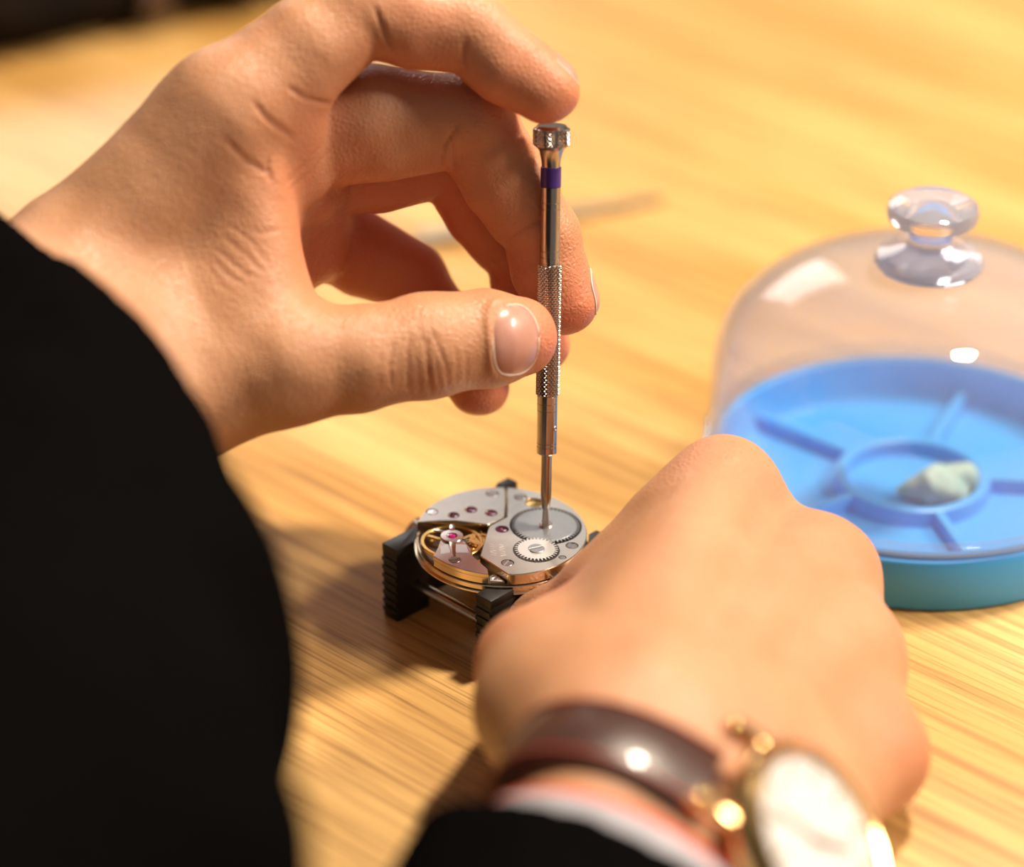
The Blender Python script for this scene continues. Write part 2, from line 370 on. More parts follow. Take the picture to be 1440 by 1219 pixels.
class Hand:
    """palm pieces blended together; every finger blended with the palm only, so fingers stay apart."""
    def __init__(s): s.palm = []; s.fing = []; s.cuts = []; s.kp = 9.0; s.kf = 6.0; s.ds = 0.0
    def cap(s, a, b, k=None): s.palm.append(('c', s.u(a), s.u(b), a[3], b[3], k))
    def u(s, p): return un(p[0], p[1], p[2]-s.ds)
    def tri(s, a, b, c, r, k=None): s.palm.append(('t', s.u(a), s.u(b), s.u(c), r, k))
    def finger(s, pts, palmar=None, kf=None, pads=True, kpad=0.9, segs=None, push=2.1):
        P = [s.u(p) for p in pts]; R = [p[3] for p in pts]; prim = []
        for i in range(len(P)-1):
            prim.append((P[i], P[i+1], R[i]*0.96, R[i+1]*0.96, 2.0))
        mid = (P[0]+P[-1])/2
        for (i, j) in (segs or [(i, i+1) for i in range(len(P)-1)]) if pads else ():
            ax = nrm(P[j]-P[i]); c = (P[i]+P[j])/2; pd = (np.asarray(palmar) if palmar is not None else mid-c); pd = pd-ax*(pd@ax)
            if np.linalg.norm(pd) < 1e-3: continue
            pd = nrm(pd); Ln = np.linalg.norm(P[j]-P[i]); last = j == len(P)-1; f = 0.98 if last else 0.80
            for h in range(2):                                  # a pad in two lengths, fullest in the middle of the phalanx
                t0, t1 = ((0.24, 0.5), (0.5, f))[h]
                prim.append((P[i]+ax*Ln*t0+pd*(push*0.8 if h == 0 else push), P[i]+ax*Ln*t1+pd*(push if h == 0 else push*(0.5 if last else 0.75)),
                             (R[i]*(1-t0)+R[j]*t0)*0.9, (R[i]*(1-t1)+R[j]*t1)*0.9, kpad))
        s.fing.append((prim, kf if kf is not None else s.kf)); return P, R
    FAR = 11.0                                                  # beyond this distance the exact value does not matter
    def near(s, P, pts, r):
        pts = np.array(pts); return np.where(((P > pts.min(0)-r-s.FAR) & (P < pts.max(0)+r+s.FAR)).all(1))[0]
    def palm_d(s, P):
        d = np.full(len(P), s.FAR)
        for q in s.palm:
            i = s.near(P, q[1:3], max(q[3:5])) if q[0] == 'c' else s.near(P, q[1:4], q[4])
            if not len(i): continue
            e = d_cap(P[i], *q[1:5]) if q[0] == 'c' else d_tri(P[i], *q[1:5])
            d[i] = smin(d[i], e, q[5] if q[5] else s.kp)
        return d
    def __call__(s, P):
        pd = s.palm_d(P); D = pd.copy()
        for prim, kf in s.fing:
            i = s.near(P, [x for p in prim for x in p[:2]], max(p[2] for p in prim))
            if not len(i): continue
            Q = P[i]; f = None
            for (a, b, ra, rb, k) in prim:
                e = d_cap(Q, a, b, ra, rb); f = e if f is None else smin(f, e, k)
            D[i] = np.minimum(D[i], smin(pd[i], f, kf))
        return D
    def march(s, P, R, far=700.0):
        """sphere-trace many rays at once; NaN where nothing is met."""
        P = np.array(P, float); R = np.array(R, float); t = np.zeros(len(P)); live = np.ones(len(P), bool); ok = np.zeros(len(P), bool)
        for _ in range(160):
            i = np.where(live)[0]
            if not len(i): break
            d = s(P[i]+R[i]*t[i, None]); h = d < 0.02
            ok[i[h]] = True; live[i[h]] = False
            t[i[~h]] += np.maximum(d[~h]*0.7, 0.02); live[i[t[i] > far]] = False
        Q = P+R*t[:, None]; Q[~ok] = np.nan; return Q
    def hits(s, px, d0=110):
        R = np.array([nrm(FW+RT*(x-720)/FPX+UP*(609.5-y)/FPX) for x, y in px]); return s.march([un(x, y, d0) for x, y in px], R, 260)
    def hit(s, px, py, d0=110): return s.hits([(px, py)], d0)[0]
def groove(V, Nn, F, lines, depth, width):
    """press creases (3-D polylines) into a skin mesh; returns a 0..1 mask."""
    mask = np.zeros(len(V)); disp = np.zeros(len(V))
    for pts, dm, wm in lines:
        pts = np.array(pts); lo = pts.min(0)-6; hi = pts.max(0)+6
        sel = np.where(((V > lo) & (V < hi)).all(1))[0]
        if not len(sel): continue
        P = V[sel]; dd = np.full(len(sel), 1e9); tt = np.zeros(len(sel)); n = len(pts)-1
        for i in range(n):
            ab = pts[i+1]-pts[i]; t = np.clip(((P-pts[i])@ab)/max(ab@ab, 1e-9), 0, 1)
            q = P-pts[i]-t[:, None]*ab; e = np.sqrt((q*q).sum(1)); m = e < dd; dd[m] = e[m]; tt[m] = (i+t[m])/n
        fade = np.clip(np.minimum(tt, 1-tt)*5+0.25, 0, 1)
        w = width*wm; g = np.exp(-(dd/w)**2)*fade; ridge = np.exp(-((dd-2.1*w)/(1.1*w))**2)*0.12*fade
        disp[sel] += (-g+ridge)*depth*dm; mask[sel] = np.maximum(mask[sel], np.exp(-(dd/(w*0.8))**2)*fade*min(dm, 1))
    return V+Nn*disp[:, None], mask
def polyline(hand, px, d0=110):
    pts = []
    for a, b in zip(px[:-1], px[1:]):
        n = max(2, int(math.hypot(b[0]-a[0], b[1]-a[1])/7))
        for i in range(n): pts.append((a[0]+(b[0]-a[0])*i/n, a[1]+(b[1]-a[1])*i/n))
    pts.append(px[-1])
    out = hand.hits(pts, d0); return [p for p in out if not np.isnan(p[0])]
def nail_patch(hand, c, u, n, lx, ly, off=0.32, e=2.7, nr=12, na=48):
    """nail plate lying on the skin: rounded outline, arched across the finger."""
    u = nrm(u-n*(u@n)); v = np.cross(n, u); pts = []
    rho = [1-(1-i/(nr-1))**1.6 for i in range(nr)]; q = [(0, 0, 0)]; F = []
    for r in rho[1:]:
        for j in range(na):
            a = 2*math.pi*j/na; ca, sa = math.cos(a), math.sin(a)
            q.append((lx*r*math.copysign(abs(ca)**(2/e), ca), ly*r*math.copysign(abs(sa)**(2/e), sa), r))
    q = np.array(q); Q = c+np.outer(q[:, 0], u)+np.outer(q[:, 1], v)+n*7
    V = hand.march(Q, np.tile(-n, (len(Q), 1)), 14); bad = np.isnan(V[:, 0]); V[bad] = (Q-n*11)[bad]
    V = V+np.outer(off*(1-q[:, 2]**8)-0.25*q[:, 2]**8, n)
    for j in range(na): F.append((0, 1+j, 1+(j+1) % na))
    for i in range(nr-2):
        for j in range(na):
            k = (j+1) % na; F.append((1+i*na+j, 1+(i+1)*na+j, 1+(i+1)*na+k, 1+i*na+k))
    return np.array(V), F
def ring_ridge(V, Nn, c, u, n, lx, ly, amp, e=2.7, back=1.0):
    """skin fold raised round a nail."""
    u = nrm(u-n*(u@n)); v = np.cross(n, u); q = V-c; x = q@u; y = q@v; z = q@n
    r = (np.abs(x/lx)**e+np.abs(y/ly)**e)**(1/e)
    m = np.exp(-((r-1.13)/0.11)**2)*(np.abs(z) < 7)*(Nn@n > -0.1)*np.clip(0.55-0.45*x/lx, 0.15, 1)
    s = (r < 1.0)*(np.abs(z) < 7)*(Nn@n > 0)
    return V+Nn*(m*amp-s*0.12)[:, None]
def vnorm(f, V): g = grad(f, V, 0.3); return g/np.maximum(np.linalg.norm(g, axis=1), 1e-6)[:, None]

# ------------------------------------------------------------------ screwdriver axis (the hand closes on it)
TIP = onz(767, 740, ZT+0.35); AX = nrm((0.012, math.tan(math.radians(13)), 1.0))
def axis_at(py):
    lo, hi = 0.0, 140.0
    for _ in range(50):
        t = (lo+hi)/2; y = pxproj((TIP+AX*t)[None])[0, 1]
        if y > py: lo = t
        else: hi = t
    return lo
# ------------------------------------------------------------------ the person: left hand and forearm
LH = Hand(); LH.ds = 4.5
LH.cap((140, 352, 40, 14.5), (308, 158, 42, 12.0))
LH.cap((160, 400, 30, 15), (385, 205, 24, 12.0))
LH.cap((180, 440, 20, 15), (420, 240, 8, 11.5))
LH.cap((205, 480, 12, 15), (432, 322, -6, 10.8))
LH.cap((235, 540, 36, 16), (395, 508, 38, 13.5))
LH.cap((170, 500, 34, 18), (300, 450, 33, 15))
LH.tri((345, 205, 36), (372, 455, 36), (225, 400, 36), 8.0)
LH.tri((330, 190, 40), (355, 470, 38), (366, 330, 24), 5.5)
LH.cap((400, 180, 34, 8.5), (418, 235, 26, 8.0), 2.5)          # fleshy pads at the roots of the fingers
LH.cap((446, 188, 22, 7.0), (438, 262, 16, 7.5), 2.2)
LH.cap((446, 250, 12, 7.2), (440, 345, 1, 8.2), 2.5)
LH.cap((200, 555, 40, 16.5), (40, 640, 66, 19))
LH.cap((120, 395, 36, 17), (-40, 500, 62, 19))
LH.cap((160, 475, 32, 20), (0, 570, 60, 24))
LH.cap((10, 590, 58, 26), (-28, 715, 92, 28))
LH.finger([(395, 508, 38, 13.2), (500, 505, 36, 11.0), (600, 486, 32, 11.1), (690, 476, 27, 10.3), (727, 473, 24, 8.7)], palmar=(0.35, 0.9, -0.1), kf=3, pads=False)
LI = LH.finger([(308, 158, 42, 11.8), (430, 68, 39, 10.4), (506, 8, 36, 9.9), (664, 46, 34, 8.4), (768, 126, 33, 7.1)], kf=5, segs=[(0, 2), (2, 3), (3, 4)])
LM = LH.finger([(400, 190, 24, 11.5), (520, 162, 24, 10.6), (662, 166, 21, 9.4), (762, 328, 12, 8.1), (795, 424, 9.5, 7.4)], kf=1.5, segs=[(0, 2), (2, 3), (3, 4)])
LR = LH.finger([(430, 232, 8, 11), (540, 216, 7, 9.8), (636, 218, 5, 9.0), (735, 365, -5, 7.9), (762, 484, -3, 6.6)], kf=1.5, segs=[(0, 2), (2, 3), (3, 4)])
LP = LH.finger([(438, 318, -6, 10), (578, 388, -12, 7.9), (640, 480, -10, 7.1), (675, 545, -6, 6.6)], kf=2)
lo = np.array([-150, -130, 20]); hi = np.array([40, 60, 165])
V1, F1 = nets(LH, lo, hi, 0.6)
# the cut end of the forearm lies deep inside the sleeve
N1 = vnorm(LH, V1)
thumb_c = LH.hit(729, 478); tn = nrm(grad(LH, thumb_c[None], 0.4)[0]*0.75-FW*0.5); tu = un(729, 473, 24)-un(600, 486, 32)
fold = []
fold.append((thumb_c, tu, tn, 5.7, 7.3))
V1 = ring_ridge(V1, N1, thumb_c, tu, tn, 5.7, 7.3, 0.55)
CR = [([(599, 480), (601, 504), (603, 524), (607, 556)], 1.0, 1.0), ([(607, 462), (613, 478), (622, 500), (629, 518), (631, 549)], .8, .9),
      ([(577, 472), (573, 500), (573, 531), (576, 552)], .7, .9), ([(553, 480), (547, 513), (551, 545)], .6, .9), ([(592, 470), (599, 487), (609, 470)], .6, .8),
      ([(640, 488), (643, 512), (641, 538)], .5, .8), ([(655, 495), (657, 520), (654, 540)], .35, .8), ([(592, 430), (588, 455), (592, 470)], .4, .8), ([(618, 440), (616, 462)], .4, .8),
      ([(535, 495), (530, 520), (534, 545)], .35, .9), ([(563, 445), (556, 470)], .35, .8), ([(586, 500), (588, 530), (590, 552)], .4, .7), ([(614, 505), (617, 530), (619, 550)], .4, .7),
      ([(405, 123), (430, 138), (465, 146)], 1.0, 1.3), ([(354, 142), (377, 168), (413, 194)], 1.0, 1.4), ([(315, 194), (344, 224), (377, 243), (386, 262)], .9, 1.5),
      ([(377, 225), (379, 243)], .9, 1.2), ([(398, 262), (425, 235), (455, 200)], .6, 1.2), ([(405, 268), (440, 240), (468, 205)], .5, 1.2), ([(358, 328), (380, 326), (392, 322)], .5, .9),
      ([(526, 8), (540, 45), (553, 73)], 1.2, 1.2), ([(655, 55), (652, 80), (655, 98)], 1.1, 1.1), ([(648, 170), (626, 205), (620, 236)], 1.0, 1.1), ([(632, 185), (640, 215), (638, 240)], .6, .9),
      ([(765, 308), (738, 322), (716, 337)], 1.0, 1.1), ([(757, 262), (742, 275)], .4, .8), ([(735, 285), (755, 295)], .4, .8), ([(690, 245), (722, 268)], .35, .7), ([(695, 240), (715, 250)], .3, .7),
      ([(640, 110), (660, 130), (680, 135)], .5, .8), ([(632, 118), (655, 140), (672, 142)], .4, .8), ([(655, 100), (672, 120)], .4, .8),
      ([(305, 350), (330, 372), (352, 392)], .6, 1.0), ([(298, 362), (318, 385), (345, 402)], .5, 1.0), ([(318, 335), (345, 358), (372, 385)], .5, 1.0), ([(325, 318), (355, 340), (382, 378)], .4, 1.0), ([(330, 400), (350, 385), (365, 390)], .4, .9),
      ([(286, 360), (310, 400), (330, 415)], .35, .9), ([(690, 366), (700, 372)], .6, .9)]
lines = [(polyline(LH, a), b, c) for a, b, c in CR]; lines = [l for l in lines if len(l[0]) > 1]
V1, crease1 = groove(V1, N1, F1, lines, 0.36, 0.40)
rg = np.random.RandomState(3)
def soft(P, s):  # gentle low-frequency undulation of flesh, tendons and veins
    return np.sin(P[:, 0]*0.23/s+1.3*np.sin(P[:, 1]*0.17/s))*np.sin(P[:, 2]*0.21/s+0.7*np.cos(P[:, 0]*0.11/s))
V1 = V1+N1*(soft(V1, 1.0)*0.22+soft(V1+40, 0.5)*0.1)[:, None]
def flush_of(V, spots, ds=0.0):
    f = np.zeros(len(V))
    for (px, py, d, r, w) in spots:
        c = un(px, py, d-ds); f = np.maximum(f, w*np.exp(-((V-c)**2).sum(1)/(r*r)))
    return f
flush1 = flush_of(V1, [(760, 474, 24, 9, .95), (775, 140, 30, 12, .9), (730, 110, 32, 12, .7), (600, 60, 34, 14, .55), (795, 440, 8, 14, .95), (745, 380, 8, 12, .9), (720, 300, 14, 10, .5), (650, 220, 18, 10, .6),
                       (740, 420, -4, 22, .95), (640, 300, 2, 20, .9), (560, 250, 5, 18, .8), (675, 550, -8, 14, .95), (590, 400, -14, 24, .8), (450, 330, -4, 26, .85), (430, 210, 14, 19, .85), (400, 160, 34, 14, .65), (395, 350, 30, 13, .8), (385, 260, 34, 12, .6), (500, 60, 36, 11, .35)], LH.ds)
# ------------------------------------------------------------------ right hand and wrist
RH = Hand()
WR = (938, 1228, 112)                                           # wrist centre under the watch
wc = un(*WR); wn = nrm((0.66, -0.05, 0.75)); wf = nrm((-0.34, -0.93, -0.06))   # back-of-wrist normal, direction up the forearm
wn = nrm(wn-wf*(wn@wf)); wr = np.cross(wn, wf)
if wr[0] > 0: wr = -wr                                          # towards the thumb side
RH.cap((842, 1030, 95, 14.5), (1019, 692, 20, 9.6))
RH.cap((915, 1075, 95, 15.5), (1149, 806, 28, 10.2))
RH.cap((1000, 1125, 92, 15.5), (1189, 921, 42, 10.2))
RH.cap((1080, 1170, 88, 15), (1219, 1061, 61, 10.2))
RH.tri((1019, 706, 17), (1149, 821, 24), (930, 1080, 90), 9.0)
RH.tri((1149, 821, 24), (1219, 1061, 56), (1000, 1110, 88), 9.5)
RH.cap((815, 1065, 98, 14.5), (775, 1000, 82, 12.5))
RH.tri((790, 985, 78), (984, 731, 24), (870, 1000, 86), 8.5)
RH.tri((768, 950, 62), (880, 815, 32), (860, 930, 62), 7.5)
def wpt(a, b, c): return wc+wr*a+wn*b+wf*c
for a in (-17, -6, 6, 17):
    s = 15.5 if abs(a) > 10 else 19.5
    RH.palm.append(('c', wpt(a, 0, -28), wpt(a*0.98, 0, 5), s-2, s-3, None)); RH.palm.append(('c', wpt(a*0.98, 0, 5), wpt(a*1.1, 0, 110), s-3, s+1, None))
for a, b in (((870, 1000, 96), (1014, 666, 20)), ((940, 1040, 98), (1142, 768, 30)), ((994, 1096, 98), (1199, 886, 46))):   # extensor tendons
    RH.palm.append(('c', un(*a)+wn*8, un(*b), 4, 3.2, 7))
RH.finger([(1019, 692, 20, 9.6), (935, 752, 24, 9.6), (842, 838, 27, 9.2), (790, 872, 22, 8), (755, 876, 12, 7)], kf=7)
RH.finger([(1149, 806, 28, 10.2), (1004, 836, 6, 9), (910, 860, 14, 8), (870, 890, 28, 7)], kf=6)
RH.finger([(1189, 921, 42, 10.2), (1054, 911, 18, 8.4), (985, 925, 32, 7.8), (960, 965, 48, 7)], kf=6)
RH.finger([(1219, 1061, 61, 10), (1109, 1016, 42, 7.8), (1059, 1026, 52, 7.2), (1044, 1061, 64, 6.6)], kf=6)
RH.finger([(775, 1000, 82, 12.3), (745, 932, 60, 10.3), (765, 903, 43, 8.3)], palmar=(0.5, 0.6, -0.4), kf=9, pads=False)
lo = np.array([-60, -250, -4]); hi = np.array([105, 25, 95])
V2, F2 = nets(RH, lo, hi, 1.15)
N2 = vnorm(RH, V2)
V2 = V2+N2*(soft(V2, 1.6)*0.2)[:, None]
flush2 = flush_of(V2, [(755, 870, 40, 14, .75), (1040, 640, 22, 14, .35), (1200, 740, 30, 12, .35), (1270, 890, 42, 12, .35), (1290, 1050, 62, 18, .4), (700, 930, 60, 14, .5)])
nv = len(V1)
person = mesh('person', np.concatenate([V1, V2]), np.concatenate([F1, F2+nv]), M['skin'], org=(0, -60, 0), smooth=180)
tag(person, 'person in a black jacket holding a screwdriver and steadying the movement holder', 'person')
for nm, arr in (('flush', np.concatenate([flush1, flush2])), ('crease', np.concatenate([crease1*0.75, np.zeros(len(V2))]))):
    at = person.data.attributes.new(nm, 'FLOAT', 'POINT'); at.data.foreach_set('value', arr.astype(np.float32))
# fingernails
def nail(hand, c, u, n, lx, ly, label, **kw):
    V, F = nail_patch(hand, c, u, n, lx, ly, **kw)
    o = mesh('fingernail', V, F, M['nail'], person, smooth=180); o['label'] = label
    u2 = nrm(u-n*(u@n)); v2 = np.cross(n, u2); na = 48
    rim = V[-na:]; T, FF = tube([rim[i]+n*0.24-nrm(rim[i]-c)*0.1 for i in list(range(na))+[0]], 0.16, 6)
    e = mesh('nail_edge', T, FF, M['nailtip'], o, smooth=180); return o
nail(LH, thumb_c, tu, tn, 5.7, 7.3, 'broad thumbnail facing the viewer')
def tip_nail(hand, PR, palm_hint, lx, ly, label, fwd=0.5):
    P, R = PR; ax = nrm(P[-1]-P[-2]); mid = (P[0]+P[-1])/2
    pd = mid-(P[-1]+P[-2])/2 if palm_hint is None else np.asarray(palm_hint, float); pd = nrm(pd-ax*(pd@ax)); n = -pd
    c = P[-1]+ax*fwd+n*R[-1]; p = c+n*6
    for _ in range(60):
        d = float(hand(p[None])[0])
        if d < 0.02: break
        p = p-n*0.6*d
    nail(hand, p, ax, n, lx, ly, label)
tip_nail(LH, LI, None, 4.8, 5.0, 'index fingernail seen almost edge-on', 0.0)
tip_nail(LH, LM, (-0.9, -0.35, -0.25), 4.9, 4.7, 'middle fingernail seen from the side', 0.0)
# ------------------------------------------------------------------ clothing: black jacket and shirt cuff
sleeve_n = RT*0.81+UP*0.55+FW*0.36; sleeve_n = nrm(sleeve_n)
c0 = un(80, 508, 44); c1 = un(-32, 715, 92); c2 = un(-10, 950, 150); c3 = un(-62, 1219, 212); shL = np.array([-330, -640, 190.]); shR = np.array([40, -660, 190.]); 
sw = wpt(-2, -3, 25); elR = wpt(-2, -3, 25)+nrm((-0.3, -0.95, -0.02))*210
def jacket_f(P):
    w = (soft(P, 2.6)*1.6+soft(P+30, 1.3)*0.8)
    d = d_cap(P, c0, c1, 35, 43)
    d = smin(d, d_cap(P, c0+sleeve_n*12, c0, 34, 35), 6)
    d = smin(d, d_cap(P, c1, c2, 43, 46), 14); d = smin(d, d_cap(P, c2, c3, 46, 43), 14); d = smin(d, d_cap(P, c3, shL, 46, 62), 20)
    inner = d_cap(P, c0+sleeve_n*40, c0-sleeve_n*20, 30, 31)
    d = np.maximum(d-w, -inner); d = np.maximum(d, (P-c0)@sleeve_n-1.0-soft(P, 1.5)*1.0)
    e = d_ecap(P, sw+wf*-6, sw+wf*40, 42.6, 43.5, wn, 0.74)
    e = smin(e, d_cap(P, sw+wf*40, elR, 34, 46), 14)
    ein = d_ecap(P, sw-wf*40, sw+wf*16, 37.0, 37.2, wn, 0.74)
    e = np.maximum(e-w*0.7, -ein); e = np.maximum(e, -((P-sw)@wf))
    e = smin(e, d_cap(P, elR, shR, 48, 62), 20)
    t = d_cap(P, shL+(0, -20, -20), shR+(0, -20, -20), 75, 75); t = smin(t, d_cap(P, (shL+shR)/2+(0, -30, -60), (shL+shR)/2+(0, -10, -150), 115, 115), 40)
    e = smin(e, t, 25); return smin(d, e, 4)
VJ, FJ = nets(jacket_f, (-450, -800, -110), (130, 10, 275), 2.4, cf=4, project=1)
jk = mesh('jacket', VJ, FJ, M['cloth'], person, smooth=180); jk['label'] = 'black cloth jacket with both sleeves'
def ering(a, b, off, s, r0, r1, t0, t1, matk, name, n=72):
    """a cuff-like band round the wrist: outer r0..r1 over forearm stations t0..t1."""
    V = []; F = []; prof = [(r0-1.2, t0+0.4), (r0-0.4, t0), (r0+0.3, t0+0.3), (r1+0.3, t1), (r1-1.2, t1)]
    for (r, t) in prof:
        for i in range(n):
            an = 2*math.pi*i/n; V.append(wpt(a, b, 0)+wf*t+wr*math.cos(an)*r+wn*math.sin(an)*r*s)
    m = len(prof)
    for j in range(m):
        for i in range(n):
            k = (i+1) % n; jj = (j+1) % m; F.append((j*n+i, jj*n+i, jj*n+k, j*n+k))
    o = mesh(name, V, F, M[matk], person, smooth=60); return o
o = ering(-2, -3, 0, 0.74, 36.2, 36.6, 16.5, 42, 'shirt', 'shirt_cuff'); o['label'] = 'white shirt cuff showing below the watch strap'
o2 = ering(-2, -3, 0, 0.74, 35.5, 36.0, 14, 30, 'shirtred', 'cuff_lining'); o2['label'] = 'red lining at the edge of the shirt cuff'
# ------------------------------------------------------------------ movement holder
Q2 = math.sqrt(0.5)
def uv(u, v, z): return np.array([(u+v)*Q2, (u-v)*Q2, z])
holder = tag(empty('movement_holder', (0, 0, 0)), 'black plastic holder with four jaws and steel rods clamping the watch movement', 'tool')
def clip_out(poly, R, n=14):
    """part of a convex (u,v) rectangle outside the circle of radius R, as the jaw lip."""
    (u0, v0), (u1, v1) = poly; vin = v0 if abs(v0) < abs(v1) else v1; vout = v1 if vin == v0 else v0
    s = -1 if (u0+u1) < 0 else 1; ue = u0 if s < 0 else u1; ui = u1 if s < 0 else u0
    pts = [(ue, vout)]
    f = lambda v: s*math.sqrt(max(R*R-v*v, 0))
    pts.append((ue, vin)); 
    for i in range(n+1):
        v = vin+(vout-vin)*i/n; u = f(v)
        u = max(u, ue) if s < 0 else min(u, ue)
        if (s < 0 and u > ui) or (s > 0 and u < ui): u = ui
        pts.append((u, v))
    out = []
    for p in pts:
        if not out or math.hypot(p[0]-out[-1][0], p[1]-out[-1][1]) > 0.15: out.append(p)
    return out
def holder_bar(v0, v1, label):
    bm = bmesh.new(); T = lambda p: uv(*p)
    prism(bm, [(-18, v0), (18, v0), (18, v1), (-18, v1)], 3.0, 11.0, T, 0.35)
    o = from_bm('clamp_bar', bm, M['plastic'], holder)
    for s in (-1, 1):
        a, b = (-18.3, -8.6) if s < 0 else (8.6, 18.3)
        bm = bmesh.new()
        prism(bm, [(a, v0-.02), (b, v0-.02), (b, v1+.02), (a, v1+.02)], 0.0, 16.4, T, 0.35)
        j = from_bm('jaw', bm, M['plastic'], holder)
        bm = bmesh.new(); prism(bm, clip_out([(a, v0), (b, v1)], 18.95), 16.3, 18.3, T, 0.18)
        from_bm('jaw_lip', bm, M['plastic'], j)
        for k in range(7):                                     # grip ribs on the jaw's end face
            bm = bmesh.new(); uo = a-0.12 if s < 0 else b+0.12
            box(bm, (uo, (v0+v1)/2, 2.2+k*2.1), (0.5, abs(v1-v0)*0.96, 1.1), T, 0.15); from_bm('grip_rib', bm, M['plastic'], j)
holder_bar(-18.2, -13.7, ''); holder_bar(10.6, 15.1, '')
bm = bmesh.new(); prism(bm, [(13.6, -15.6), (17.4, -15.6), (17.4, -12.6), (13.6, -12.6)], 16.2, 21.2, lambda p: uv(*p), 0.3); from_bm('clamp_tab', bm, M['plastic'], holder)
for u in (-12.5, 12.5):
    V, F = tube([uv(u, -17.5, 7.2), uv(u, 14.6, 7.2)], 1.35, 20); mesh('guide_rod', V, F, M['steel'], holder)
V, F = tube([uv(0, -19.5, 7.4), uv(0, 14.6, 7.4)], 1.6, 20); mesh('clamp_screw', V, F, M['steel'], holder)
def knurlmod(n, amp): return lambda r, h, a: r+amp*(abs(((a*n/(2*math.pi)) % 1)-0.5)*2-0.5) if r > 3 else r
V, F = lathe([(0.01, 0), (4.0, 0), (4.6, 0.5), (4.6, 7.4), (4.0, 7.9), (0.01, 7.9)], uv(0, -19.4, 8.6), uv(0, -1, 0), 72, knurlmod(24, 0.16)); mesh('clamp_knob', V, F, M['steel'], holder, smooth=30)

# ------------------------------------------------------------------ watch movement
TL = math.radians(1.6)
def mv(p): x, y, z = p; return np.array([x*math.cos(TL)+z*math.sin(TL), y, ZT-x*math.sin(TL)+z*math.cos(TL)])
mvz = nrm(mv((0, 0, 1))-mv((0, 0, 0)))
move = tag(empty('watch_movement', mv((0, 0, -4.6))), 'open mechanical watch movement with silver bridges and ruby jewels clamped in the holder', 'watch movement')
RB = 18.25
def arc(a0, a1, R=RB, step=3):
    n = max(2, int(abs(a1-a0)/step)); return [(R*math.cos(math.radians(a0+(a1-a0)*i/n)), R*math.sin(math.radians(a0+(a1-a0)*i/n))) for i in range(n+1)]
def offset(poly, d):
    n = len(poly); out = []
    A = sum(poly[i][0]*poly[(i+1) % n][1]-poly[(i+1) % n][0]*poly[i][1] for i in range(n)); s = 1 if A > 0 else -1
    for i in range(n):
        p, q, r = (np.array(poly[i-1]), np.array(poly[i]), np.array(poly[(i+1) % n]))
        a = q-p; b = r-q; a = a/max(np.linalg.norm(a), 1e-9); b = b/max(np.linalg.norm(b), 1e-9)
        m = np.array([-(a[1]+b[1]), a[0]+b[0]])*s; l = np.linalg.norm(m)
        m = m/l if l > 1e-6 else np.array([-a[1], a[0]])*s
        k = max(0.5, m@(np.array([-a[1], a[0]])*s)); out.append(tuple(q+m*d/k))
    return out
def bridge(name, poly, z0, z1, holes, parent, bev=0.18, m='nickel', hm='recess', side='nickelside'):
    """plate with a polished bevel; holes: (x, y, r, depth)."""
    bm = bmesh.new(); inn = offset(poly, bev)
    lo = [bm.verts.new(mv((x, y, z0))) for x, y in poly]; md = [bm.verts.new(mv((x, y, z1-bev))) for x, y in poly]; tp = [bm.verts.new(mv((x, y, z1))) for x, y in inn]
    n = len(poly); side_f = []
    for i in range(n):
        j = (i+1) % n; f = bm.faces.new((lo[i], lo[j], md[j], md[i])); f.material_index = 1
        f = bm.faces.new((md[i], md[j], tp[j], tp[i])); f.material_index = 1
    bm.faces.new(lo[::-1])
    edges = [bm.edges.get((tp[i], tp[(i+1) % n])) for i in range(n)]
    for (x, y, r, dep) in holes:
        k = 40 if r > 2 else 22
        c = [bm.verts.new(mv((x+r*math.cos(2*math.pi*i/k), y+r*math.sin(2*math.pi*i/k), z1))) for i in range(k)]
        b = [bm.verts.new(mv((x+r*math.cos(2*math.pi*i/k), y+r*math.sin(2*math.pi*i/k), z1-dep))) for i in range(k)]
        for i in range(k):
            j = (i+1) % k; edges.append(bm.edges.new((c[i], c[j]))); f = bm.faces.new((c[j], c[i], b[i], b[j])); f.material_index = 1
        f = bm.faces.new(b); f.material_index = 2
    bmesh.ops.triangle_fill(bm, edges=edges, use_beauty=True, normal=tuple(mvz))
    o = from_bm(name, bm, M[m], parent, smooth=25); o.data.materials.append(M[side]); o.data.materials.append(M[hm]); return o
def disc(name, prof, x, y, m, parent, n=48, smooth=35, z=0.0):
    V, F = lathe([(r, h) for r, h in prof], mv((x, y, z)), mvz, n); return mesh(name, V, F, M[m], parent, smooth=smooth)
def gear(name, x, y, r, n, z0, z1, m, parent, tooth=0.45, hole=0.0):
    pts = []
    for i in range(n):
        a = 2*math.pi*i/n; w = 2*math.pi/n
        for da, rr in ((-0.26, r-tooth), (-0.14, r), (0.10, r), (0.24, r-tooth)): pts.append((x+rr*math.cos(a+da*w), y+rr*math.sin(a+da*w)))
    bm = bmesh.new(); prism(bm, pts, z0, z1, mv); return from_bm(name, bm, M[m], parent, smooth=None)
